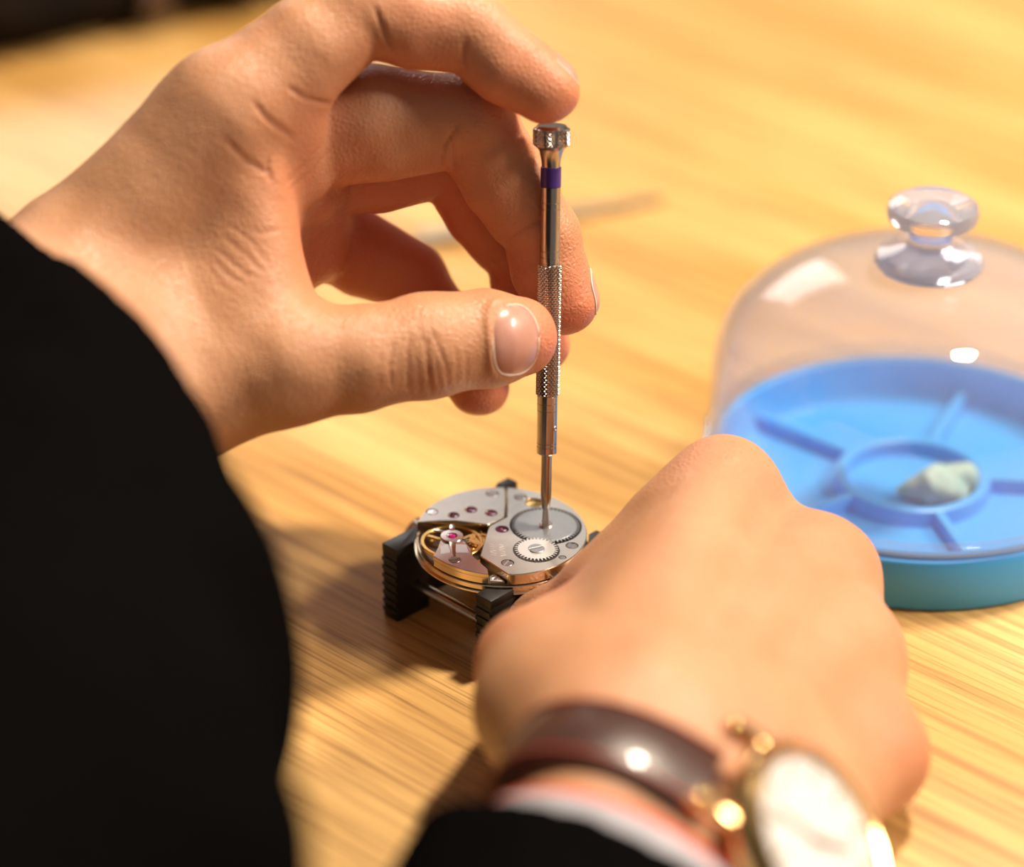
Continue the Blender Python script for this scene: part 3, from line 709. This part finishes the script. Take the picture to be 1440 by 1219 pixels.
def screw(name, x, y, r, z, m, parent, ang=30, h=0.3):
    bm = bmesh.new(); a = math.radians(ang); k = 20
    prism(bm, [(x+r*0.98*math.cos(2*math.pi*i/32), y+r*0.98*math.sin(2*math.pi*i/32)) for i in range(32)], z-h-0.3, z-h*0.7, mv)
    g = math.asin(min(0.9, 0.2)); 
    for s in (0, math.pi):
        pts = [(x+r*math.cos(a+s+g+(math.pi-2*g)*i/k), y+r*math.sin(a+s+g+(math.pi-2*g)*i/k)) for i in range(k+1)]
        b2 = offset(pts, 0.1); lo = [bm.verts.new(mv((*p, z-h))) for p in pts]; md = [bm.verts.new(mv((*p, z-0.08))) for p in pts]; tp = [bm.verts.new(mv((*p, z))) for p in b2]
        bm.faces.new(tp)
        for i in range(len(pts)):
            j = (i+1) % len(pts); bm.faces.new((lo[i], lo[j], md[j], md[i])); bm.faces.new((md[i], md[j], tp[j], tp[i]))
    return from_bm(name, bm, M[m], parent, smooth=30)
disc('main_plate', [(0.01, -4.4), (18.3, -4.4), (18.4, -4.3), (18.4, -3.0), (18.25, -2.85), (0.01, -2.85)], 0, 0, 'nickelside', move, 144)
disc('plate_flange', [(15, -4.75), (18.7, -4.75), (18.9, -4.6), (18.9, -4.3), (18.75, -4.15), (15, -4.15)], 0, 0, 'nickelside', move, 144)
disc('plate_step', [(0.01, -2.9), (17.8, -2.9), (17.8, -2.55), (0.01, -2.55)], 0, 0, 'darkwell', move, 120)  # dark colour paints the shaded well and groove below the bridges
train = [(-18.2, 2.4), (-13.5, 3.3), (-10.0, 3.5), (-6, 2.7), (-3.0, 2.1), (0.35, 5.3), (0.55, 6.3), (0.75, 11.0), (0.55, 18.2)] + arc(87.5, 172.6)[0:-1]
SCR = 'bridge_screw'
bridge('train_bridge', train[::-1][::-1], -2.45, 0.0, [(-2.4, 7.0, 1.42, .4), (-6.8, 8.2, 1.42, .4), (-10.5, 5.7, 1.3, .4), (-15.2, 6.9, 1.35, .4), (-2.2, 15.4, 1.45, .4)], move, hm='nickelside')
barrel = [(0.95, 18.2), (1.15, 11.0), (1.0, 6.5), (1.0, 5.6), (-2.7, 1.6), (-3.1, 0.0), (-4.6, -10.6), (-4.2, -11.4), (1.3, -17.9)] + arc(-85.6, 86.6)[1:]
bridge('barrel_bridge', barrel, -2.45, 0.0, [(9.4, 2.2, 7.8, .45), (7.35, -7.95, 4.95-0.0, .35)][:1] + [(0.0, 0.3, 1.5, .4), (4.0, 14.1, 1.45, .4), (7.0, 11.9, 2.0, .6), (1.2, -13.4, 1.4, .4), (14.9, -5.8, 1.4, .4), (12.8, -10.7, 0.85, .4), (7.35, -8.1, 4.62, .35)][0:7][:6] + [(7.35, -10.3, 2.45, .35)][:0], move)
# flat dark disc paints the shaded gap round the crown wheel
disc('wheel_gap_shade', [(0.01, -0.2), (5.0, -0.2), (5.0, 0.03), (0.01, 0.03)], 7.3, -8.0, 'recess', move, 72)
rw = gear('ratchet_wheel', 9.4, 2.2, 7.4, 52, -0.4, 0.12, 'blued', move, 0.75)
disc('wheel_bevel', [(6.45, 0.12), (6.4, 0.17), (0.01, 0.17)], 9.4, 2.2, 'blued', rw, 90)
cw = gear('crown_wheel', 7.3, -8.0, 4.65, 34, 0.0, 0.3, 'whitewheel', move, 0.7)
screw('wheel_screw', 7.3, -8.0, 1.75, 0.55, 'blued', cw, 25, 0.3)
sc = screw('wheel_screw', 9.4, 2.2, 1.5, 0.55, 'polished', rw, 10, 0.38)
for (x, y, r, a, m) in ((-15.2, 6.9, 1.15, 40, 'polished'), (-2.2, 15.4, 1.25, 15, 'polished'), (4.0, 14.1, 1.25, 10, 'polished'), (1.2, -13.4, 1.2, 60, 'polished'), (14.9, -5.8, 1.2, 80, 'polished'), (12.8, -10.7, 0.7, 20, 'polished')):
    screw(SCR, x, y, r, 0.02, m, move, a)
disc('click', [(0.01, -0.5), (1.75, -0.5), (1.75, -0.35), (0.01, -0.2)], 7.0, 11.9, 'gold', move, 40)
for (x, y, r) in ((0.0, 0.3, 1.15), (-2.4, 7.0, 1.08), (-6.8, 8.2, 1.08), (-10.5, 5.7, 1.0)):
    j = disc('jewel', [(r, -0.4), (r, -0.12), (r*0.55, -0.1), (r*0.25, -0.28), (0.01, -0.28)], x, y, 'ruby', move, 28)
    disc('pivot', [(r*0.16, -0.3), (r*0.16, -0.06), (0.01, -0.02)], x, y, 'polished', j, 12)
# balance
BX, BY = -10.7, -3.3
bw = disc('balance_wheel', [(5.85, -1.75), (6.6, -1.75), (6.72, -1.65), (6.72, -1.15), (6.6, -1.05), (5.95, -1.05), (5.85, -1.15), (5.85, -1.75)], BX, BY, 'gold', move, 96)
for a in (35, 155, 275):
    bm = bmesh.new(); c, s = math.cos(math.radians(a)), math.sin(math.radians(a))
    prism(bm, [(BX+c*t-s*w, BY+s*t+c*w) for t, w in ((0.4, -.35), (6.0, -.42), (6.0, .42), (0.4, .35))], -1.6, -1.25, mv); from_bm('spoke', bm, M['gold'], bw)
for k in range(5):
    r = 1.5+k*0.42; V, F = tube([mv((BX+r*math.cos(t)*1.0, BY+r*math.sin(t), -0.98)) for t in np.linspace(0, 2*math.pi, 40)], 0.06, 5); mesh('hairspring_coil', V, F, M['steel'], bw)
cock = [(-2.75, -18.0), (-2.9, -15.9), (-6.0, -11.0), (-6.7, -7.5), (-8.3, -4.2), (-8.5, -2.4), (-9.6, -1.2), (-11.0, -0.9), (-12.3, -1.4), (-13.1, -2.6), (-13.1, -4.4), (-13.6, -7.6), (-14.5, -11.2)] + arc(217.6, 261.4)[1:-1]
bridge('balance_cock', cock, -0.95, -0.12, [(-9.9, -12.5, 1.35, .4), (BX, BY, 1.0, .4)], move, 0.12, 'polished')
foot = [(-2.75, -18.0), (-2.9, -15.9), (-5.6, -11.9), (-9.5, -10.9), (-14.3, -11.4)] + arc(217.6, 261.4)[1:-1]
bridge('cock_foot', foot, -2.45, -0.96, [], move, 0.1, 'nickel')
screw(SCR, -9.9, -12.5, 1.25, 0.0, 'steel', move, 20)
for pts in ([(-13.0, -7.2), (-11.5, -6.2), (-10.9, -9.6), (-12.9, -10.3)], [(-10.0, -6.2), (-7.6, -6.4), (-7.0, -9.5), (-9.8, -9.6)]):
    bm = bmesh.new(); prism(bm, pts, -0.13, -0.06, mv); from_bm('cock_facet', bm, M['whitewheel'], move, smooth=None)
bm = bmesh.new(); prism(bm, [(BX-.85, BY-1.0), (BX+.85, BY-1.0), (-9.75, -10.9), (-10.15, -10.9)], -0.08, 0.22, mv, 0.05); rg_ = from_bm('regulator', bm, M['nickelside'], move)
disc('regulator_ring', [(1.2, -0.05), (2.35, -0.05), (2.4, 0.28), (1.2, 0.3), (1.2, -0.05)], BX, BY, 'polished', rg_, 48)
bm = bmesh.new(); prism(bm, [(BX-1.6, BY+1.2), (BX-1.0, BY+1.8), (BX-3.6, BY+2.9), (BX-4.2, BY+2.2)], -0.05, 0.25, mv, 0.05); from_bm('stud_arm', bm, M['polished'], rg_)
bm = bmesh.new(); prism(bm, [(BX-.55, BY+2.0), (BX+.55, BY+2.0), (BX+.5, BY+4.6), (BX-.5, BY+4.6)], -0.05, 0.3, mv, 0.05); from_bm('regulator_tail', bm, M['polished'], rg_)
disc('cap_jewel', [(0.8, -0.1), (0.8, 0.25), (0.5, 0.42), (0.01, 0.45)], BX, BY, 'pinkruby', move, 24)
ew = gear('escape_wheel', -4.5, -2.0, 3.1, 20, -1.75, -1.45, 'gold', move, 0.6)
disc('wheel_rim', [(1.7, -1.45), (2.35, -1.45), (2.4, -1.2), (1.7, -1.2), (1.7, -1.45)], -4.5, -2.0, 'gold', ew, 40)
disc('centre_wheel', [(2.2, -2.3), (3.6, -2.3), (3.6, -2.0), (2.2, -2.0), (2.2, -2.3)], -5.6, -7.2, 'gold', move, 60)
bm = bmesh.new(); prism(bm, [(-2.4, -17.7), (-2.4, -15.6), (-1.6, -14.7), (0.7, -17.7)], -2.55, -1.9, mv, 0.15); from_bm('plate_block', bm, M['nickel'], move)
screw(SCR, -1.3, -16.5, 0.85, -1.7, 'polished', move, 45)
rs = random.Random(4)
for row in range(2):                                            # illegible engraved marks: two short rows
    for k in range(6):
        x = -2.2+row*2.0+0.1*k; y = -6.2-k*0.85; bm = bmesh.new(); w = 0.28+0.2*rs.random()
        a = rs.random()*1.2-0.6; c, s = math.cos(a), math.sin(a)
        prism(bm, [(x+c*px_-s*py_, y+s*px_+c*py_) for px_, py_ in ((-w*1.5, -.12), (w*1.5, -.12), (w*1.5, .12), (-w*1.5, .12))], -0.02, 0.035, mv); from_bm('engraved_mark', bm, M['whitewheel'], move, smooth=None)
V, F = tube([mv((10.2, -14.8, -2.3)), mv((15.6, -21.0, -2.3))], 0.5, 14); mesh('winding_stem', V, F, M['nickelside'], move)
bm = bmesh.new(); prism(bm, [(11.9, -15.6), (13.4, -14.4), (12.4, -13.0), (10.6, -14.2)], -2.85, -2.4, mv, 0.05); from_bm('stem_slot_shade', bm, M['recess'], move)  # dark block standing in for the shaded opening at the stem

# ------------------------------------------------------------------ screwdriver
drv = tag(empty('screwdriver', TIP), 'slim steel watchmaker screwdriver with knurled grip and purple ring held upright', 'screwdriver')
t_ = {k: axis_at(y) for k, y in dict(tap0=718, tap1=700, sh=641, sl0=638, sl1=556, kn=371, br=262, pu=234, nk=208, cap=176).items()}
X, Y, Z = frame(AX, (1, 0, 0))
bm = bmesh.new()                                                # flat blade
pr_ = [(0.0, 0.75, 0.12), (1.6, 0.72, 0.22), (t_['tap0'], 0.62, 0.62), (t_['tap0']+0.8, 0.8, 0.8)]
rings = []
for h, a, b in pr_:
    rings.append([bm.verts.new(TIP+AX*h+X*a*math.copysign(abs(math.cos(q))**0.6, math.cos(q))+Y*b*math.copysign(abs(math.sin(q))**0.6, math.sin(q))) for q in [2*math.pi*i/24 for i in range(24)]])
for r0, r1 in zip(rings, rings[1:]):
    for i in range(24): bm.faces.new((r0[i], r0[(i+1) % 24], r1[(i+1) % 24], r1[i]))
bm.faces.new(rings[0][::-1]); bm.faces.new(rings[-1]); from_bm('blade', bm, M['steel'], drv)
def part(name, prof, m, n=48, mod=None, parent=drv, smooth=35):
    V, F = lathe(prof, TIP, AX, n, mod); return mesh(name, V, F, M[m], parent, smooth=smooth)
s0 = t_['tap0']+0.5; s1 = t_['tap1']
part('shaft', [(0.62, s0-0.3), (0.8, s0), (1.12, s1), (1.15, s1+2), (1.15, t_['sl0']+0.5)], 'steel')
def grooved(r, a, b, gs, dep=0.12, w=0.14):
    p = [(r-0.35, a), (r, a+0.3)]
    for g in gs: p += [(r, g-w), (r-dep, g-w*0.6), (r-dep, g+w*0.6), (r, g+w)]
    return p+[(r, b-0.05), (r-0.2, b)]
a, b = t_['sl0'], t_['sl1']; sl = part('lower_sleeve', grooved(2.15, a, b, [a+(b-a)*f for f in (0.14, 0.2, 0.76, 0.88)]), 'steel')
ss = TIP+AX*(a+(b-a)*0.46)+(X*0.82-Y*0.57)*1.85; sd = X*0.82-Y*0.57
V, F = lathe([(0.62, 0), (0.62, 0.32), (0.5, 0.42), (0.35, 0.4), (0.3, 0.2), (0.01, 0.2)], ss, sd, 20); mesh('set_screw', V, F, M['blued'], sl)
def knurl(r, h0, h1, na, pitch, amp, name, m, parent, gap=None):
    n1 = na*6; n2 = max(8, int((h1-h0)/pitch*6)); hh = np.linspace(h0, h1, n2+1); aa = np.arange(n1)*2*math.pi/n1
    A, Hh = np.meshgrid(aa, hh); p = A*na/(2*math.pi); q = (Hh-h0)/pitch
    tri = lambda x: np.abs((x % 1)-0.5)*2
    k = np.minimum(tri(p+q), tri(p-q)); k = np.clip(k*1.25, 0, 1)
    ed = np.clip(np.minimum(Hh-h0, h1-Hh)/0.25, 0, 1); rr = r-amp*(1-k*ed)
    if gap is not None: rr = np.where(((A*gap/(2*math.pi)) % 1) > 0.8, r-amp*1.3, rr)
    rr[0] = rr[-1] = r-amp-0.25
    V = TIP+AX*Hh[..., None]+(np.cos(A)*rr)[..., None]*X+(np.sin(A)*rr)[..., None]*Y
    i = np.arange(n2)[:, None]*n1; j = np.arange(n1)[None]; j2 = (j+1) % n1
    F = np.stack([i+j, i+j2, i+n1+j2, i+n1+j], -1).reshape(-1, 4)
    return mesh(name, V.reshape(-1, 3), F, M[m], parent, smooth=20)
knurl(2.55, t_['sl1'], t_['kn'], 18, 0.98, 0.42, 'knurled_grip', 'steel', drv)
part('grip_core', [(2.08, t_['sl1']-0.2), (2.08, t_['kn']+0.2)], 'steel')
a, b = t_['kn'], t_['br']; part('upper_barrel', grooved(2.12, a, b, [a+(b-a)*f for f in (0.1, 0.18, 0.72, 0.8)]), 'steel')
part('colour_ring', [(2.0, t_['br']), (2.16, t_['br']+0.1), (2.16, t_['pu']-0.1), (2.0, t_['pu'])], 'purple')
part('neck', [(1.95, t_['pu']), (2.05, t_['pu']+1.2), (2.5, t_['nk']-0.7), (2.9, t_['nk'])], 'steel')
cp = part('cap', [(2.9, t_['nk']-0.1), (3.55, t_['nk']+0.5), (3.55, t_['cap']-0.6), (3.0, t_['cap']), (0.01, t_['cap'])], 'steel')
knurl(3.92, t_['nk']+0.5, t_['cap']-0.5, 30, 0.95, 0.3, 'cap_knurl', 'steel', cp, gap=10)
# ------------------------------------------------------------------ blue parts tray, clear dome, putty
TC = onz(1305, 742, 0); TC = np.array([TC[0], TC[1], 0]); RB_ = 48.6
fr_ = onz(1318, 862, 0); TC[1] = fr_[1]+RB_; 
for _ in range(20):
    e = 1305-pxproj(np.array([[TC[0], TC[1], 58.0]]))[0, 0]; TC[0] += e/6.1
tray = tag(empty('parts_tray', TC), 'round blue plastic parts tray with dividers under the clear dome', 'tray')
def lat(name, prof, m, parent, n=96, o=TC, smooth=40, caps=True): V, F = lathe(prof, o, (0, 0, 1), n, None, caps); return mesh(name, V, F, M[m], parent, smooth=smooth)
lat('tray_body', [(0.01, 0), (47.2, 0), (48.2, 0.5), (48.6, 1.5), (48.6, 11.4), (48.2, 12.2), (46.9, 12.5), (46.9, 13.6), (45.6, 13.8), (44.8, 13.2), (44.2, 5.5), (42.5, 3.6), (0.01, 3.6)], 'blue', tray, 120)
lat('centre_ring', [(15.0, 3.5), (15.3, 7.2), (15.9, 7.6), (17.2, 7.6), (17.8, 7.2), (18.3, 3.5)], 'blue', tray, 90)
for a in (67, 139, 211, 283, 355):
    c, s = math.cos(math.radians(a)), math.sin(math.radians(a)); bm = bmesh.new()
    T = lambda p: TC+np.array([c*p[0]-s*p[1], s*p[0]+c*p[1], p[2]])
    prism(bm, [(17, -1.1), (44.6, -1.1), (44.6, 1.1), (17, 1.1)], 3.4, 7.2, T, 0.35); from_bm('divider', bm, M['blue'], tray)
cover = tag(empty('dust_cover', TC+(0, 0, 12.5)), 'clear plastic dome with a round knob covering the blue tray', 'cover')
ZD = 61.0
def dome(off):
    p = [(47.4-off, 12.9), (47.4-off, 33)]
    for i in range(1, 25):
        a = math.pi/2*i/24; ca, sa = math.cos(a), math.sin(a); e = 2.35
        p.append(((47.4-off)*abs(ca)**(2/e), 33+(ZD-off-33)*sa**(2/e)))
    p[-1] = (0.01, ZD-off); return p
po = dome(0); pi_ = dome(1.3)
lat('dome_shell', [(48.4, 12.6), (48.4, 15.4), (47.6, 15.8)]+po[1:], 'clear', cover, 128, smooth=60, caps=False)
lat('dome_lining', pi_, 'clear', cover, 128, smooth=60, caps=False)
lat('dome_rim', [(45.9, 13.9), (48.4, 13.9), (48.7, 14.3), (48.7, 15.9), (48.2, 16.3), (46.2, 16.3), (45.9, 15.9), (45.9, 13.9)], 'clear', cover, 128)
kb = lat('knob', [(0.01, ZD-0.3), (11.6, ZD-0.2), (12.2, ZD+0.8), (11.6, ZD+2.2), (8.5, ZD+3.2), (5.6, ZD+4.6), (4.9, ZD+6.5), (5.0, ZD+8.5), (7.5, ZD+9.8), (9.9, ZD+11.2), (10.3, ZD+12.8), (9.8, ZD+14.4), (7.5, ZD+15.6), (4.0, ZD+16.2), (0.01, ZD+16.3)], 'glass', cover, 64, smooth=35)
# putty: a squeezed lump with a pointed end
pc = np.array([onz(1318, 688, 3.6)[0], onz(1318, 700, 3.6)[1], 3.6])
def putty_f(P):
    d = d_cap(P, pc+(-2, -.5, 3.6), pc+(5.5, 2.0, 4.0), 4.2, 3.8); d = smin(d, d_cap(P, pc+(-2, -.5, 3.2), pc+(-9, 0.5, 2.0), 3.6, 1.4), 2.5)
    d = smin(d, d_cap(P, pc+(1, -2, 3.2), pc+(3, -2.4, 3.0), 3.2, 3.0), 1.0); d = d+soft(P*3.0, 1.0)*0.45+soft(P*5+9, 1.0)*0.2
    return np.maximum(d, pc[2]-P[:, 2]+0.02)
Vp, Fp = nets(putty_f, pc-(16, 11, 2), pc+(16, 11, 12), 0.55)
tag(mesh('putty_lump', Vp, Fp, M['putty'], org=pc, smooth=180), 'pale green lump of cleaning putty in the middle of the blue tray', 'putty')
# ------------------------------------------------------------------ wristwatch
wa, wb = 33.0, 20.5                                             # half-axes of the strapped wrist

def ring(ph, t, lift): return wc+wf*t+wr*math.cos(ph)*(wa+lift)+wn*math.sin(ph)*(wb+lift)
def rn(ph): return nrm(wr*math.cos(ph)/wa+wn*math.sin(ph)/wb)
cph = math.radians(106)                                         # where the case sits round the wrist (90 deg = straight on its back)
wcen = ring(cph, 0, 2.2); wz = rn(cph); wy = wf*-1; wy = nrm(wy-wz*(wy@wz)); wx = np.cross(wy, wz)
watch = tag(empty('wristwatch', wcen), 'rose gold wristwatch with white dial and brown leather strap on the right wrist', 'wristwatch')
def strap_piece(name, p0, p1, label=None):
    n = 40; V = []; F = []; ph = np.linspace(p0, p1, n+1)
    prof = [(-8.6, 0.3), (-8.4, 2.2), (-6.5, 3.0), (0, 3.5), (6.5, 3.0), (8.4, 2.2), (8.6, 0.3)]
    for a in ph:
        for t, l in prof: V.append(ring(a, t, l))
    k = len(prof)
    for i in range(n):
        for j in range(k):
            jj = (j+1) % k; F.append((i*k+j, i*k+jj, (i+1)*k+jj, (i+1)*k+j))
    F.append(tuple(range(k))); F.append(tuple(n*k+i for i in range(k-1, -1, -1)))
    o = mesh(name, V, F, M['leather'], watch, smooth=50)
    for s in (-1, 1):
        Vt, Ft = tube([ring(a, s*7.2, 3.02) for a in ph], 0.28, 6); mesh('stitching', Vt, Ft, M['shirtred'], o)
    return o
dphi = 0.53
strap_piece('strap', cph-dphi, cph-dphi-2.55); strap_piece('strap', cph+dphi, cph+dphi+2.1)
def wl(p): return wcen+wx*p[0]+wy*p[1]+wz*p[2]
def wlat(name, prof, m, n=72, parent=watch, smooth=40): V, F = lathe(prof, wcen, wz, n, None, name != 'crystal'); return mesh(name, V, F, M[m], parent, smooth=smooth)
wlat('case', [(0.01, 0), (15, 0), (18, 1.2), (18.8, 3.0), (18.8, 5.6), (18.2, 6.4), (0.01, 6.4)], 'rosegold')
wlat('bezel', [(15.8, 6.3), (18.3, 6.3), (18.0, 7.4), (16.6, 8.3), (15.9, 8.0), (15.8, 6.3)], 'rosegold')
dl = wlat('dial', [(0.01, 6.4), (15.9, 6.4), (15.9, 6.8), (0.01, 6.8)], 'dial')
for k in range(12):
    a = 2*math.pi*k/12; c, s = math.cos(a), math.sin(a); bm = bmesh.new()
    T = lambda p: wl((c*p[0]-s*p[1], s*p[0]+c*p[1], p[2])); prism(bm, [(11, -.35), (14.2, -.35), (14.2, .35), (11, .35)], 6.8, 7.05, T); from_bm('hour_marker', bm, M['rosegold'], dl, smooth=None)
for nm, a, ln, w in (('hour_hand', 40, 8.5, .6), ('minute_hand', 200, 12.5, .45)):
    c, s = math.cos(math.radians(a)), math.sin(math.radians(a)); bm = bmesh.new()
    T = lambda p: wl((c*p[0]-s*p[1], s*p[0]+c*p[1], p[2])); prism(bm, [(-2, -w), (ln, -w*.5), (ln, w*.5), (-2, w)], 7.15, 7.35, T); from_bm(nm, bm, M['rosegold'], watch, smooth=None)
wlat('crystal', [(15.9, 7.6), (12, 8.4), (6, 8.9), (0.01, 9.0)], 'clear', smooth=60)
for sx in (-1, 1):
    for sy in (-1, 1):
        bm = bmesh.new(); T = lambda p: wl((p[0], p[1], p[2]-max(0, abs(p[0])-15)*0.45))
        prism(bm, [(sx*13.5, sy*8.8), (sx*22.5, sy*8.8), (sx*22.5, sy*11.6), (sx*12.5, sy*11.6)], 1.4, 5.4, T, 0.6); from_bm('lug', bm, M['rosegold'], watch)
V, F = lathe([(1.2, 17.8), (1.2, 19.4), (3.1, 19.4), (3.3, 20.0), (3.3, 22.6), (2.9, 23.2), (0.01, 23.4)], wl((0, 0, 4.0)), -wy, 40, lambda r, h, a: r+(0.12*(abs((a*20/(2*math.pi)) % 1-0.5)*2) if r > 3 else 0)); mesh('crown', V, F, M['rosegold'], watch, smooth=30)
# ------------------------------------------------------------------ far things, out of focus
a = onz(585, 350, 0); b = onz(930, 284, 0); ax_ = nrm(b-a); ay_ = np.array([-ax_[1], ax_[0], 0]); Ln = np.linalg.norm(b-a)
tw = tag(empty('tweezers', a), 'thin grey metal tweezers lying blurred on the table behind the hand', 'tweezers')
for s in (-1, 1):
    n = 24; V = []; F = []
    for i in range(n+1):
        t = i/n; x = t*Ln; w = 4.2*(1-t)**0.0*(0.35+0.65*min(1, (1-t)*1.6))*1.0; g = 1.4+2.0*math.sin(math.pi*min(1, t*1.05))*s if False else 0
        zc = 0.9+2.2*math.sin(math.pi*(1-t)*0.5)*(1 if s > 0 else 0)+ (0 if s > 0 else 0)
        for dy, dz in ((-w, -.7), (w, -.7), (w, .7), (-w, .7)): V.append(a+ax_*x+ay_*dy*0.8+np.array([0, 0, zc+dz+0.0]))
    for i in range(n):
        for j in range(4): F.append((i*4+j, i*4+(j+1) % 4, (i+1)*4+(j+1) % 4, (i+1)*4+j))
    F.append((3, 2, 1, 0)); F.append(tuple(n*4+j for j in range(4))); mesh('tweezer_arm', V, F, M['toolsteel'], tw, smooth=30)
# a dark leather roll at the far left
def pouch_f(P):
    q = onz(-40, 88, 0); e = onz(400, 0, 0); e2 = onz(-330, 90, 0)
    d = d_ecap(P, q+(0, 34, 14), e+(20, 38, 14), 36, 34, (0, 0, 1), 0.45); d = smin(d, d_ecap(P, q+(0, 34, 14), e2+(0, 30, 14), 36, 36, (0, 0, 1), 0.45), 10)
    return np.maximum(d-soft(P, 4.0)*1.5, 0.2-P[:, 2])
po_ = onz(0, 40, 0)
Vq, Fq = nets(pouch_f, (-330, 260, -3), (60, 490, 50), 3.0, project=1)
pch = tag(mesh('leather_roll', Vq, Fq, M['pouch'], org=(po_[0], po_[1]+30, 0), smooth=180), 'dark leather roll at the far left edge of the table', 'pouch')

for f in (0.35, 0.62):                                          # tie straps round the roll
    q = onz(-40, 88, 0)+(0, 34, 14); e = onz(400, 0, 0)+(20, 38, 14); c = q+(e-q)*f; ax = nrm(e-q); sx, sy, _ = frame(ax, (0, 0, 1))
    V = []; F = []; n = 40
    for t, r in ((-5, 0.4), (-5, 1.6), (5, 1.6), (5, 0.4)):
        for i in range(n):
            a = 2*math.pi*i/n; p = c+ax*t+sy*math.cos(a)*(36.5+r)+sx*math.sin(a)*(16.6+r); p[2] = max(p[2], 0.3); V.append(p)
    for j in range(4):
        for i in range(n): k = (i+1) % n; F.append((j*n+i, j*n+k, ((j+1) % 4)*n+k, ((j+1) % 4)*n+i))
    mesh('tie_strap', V, F, M['leather'], pch, smooth=40)
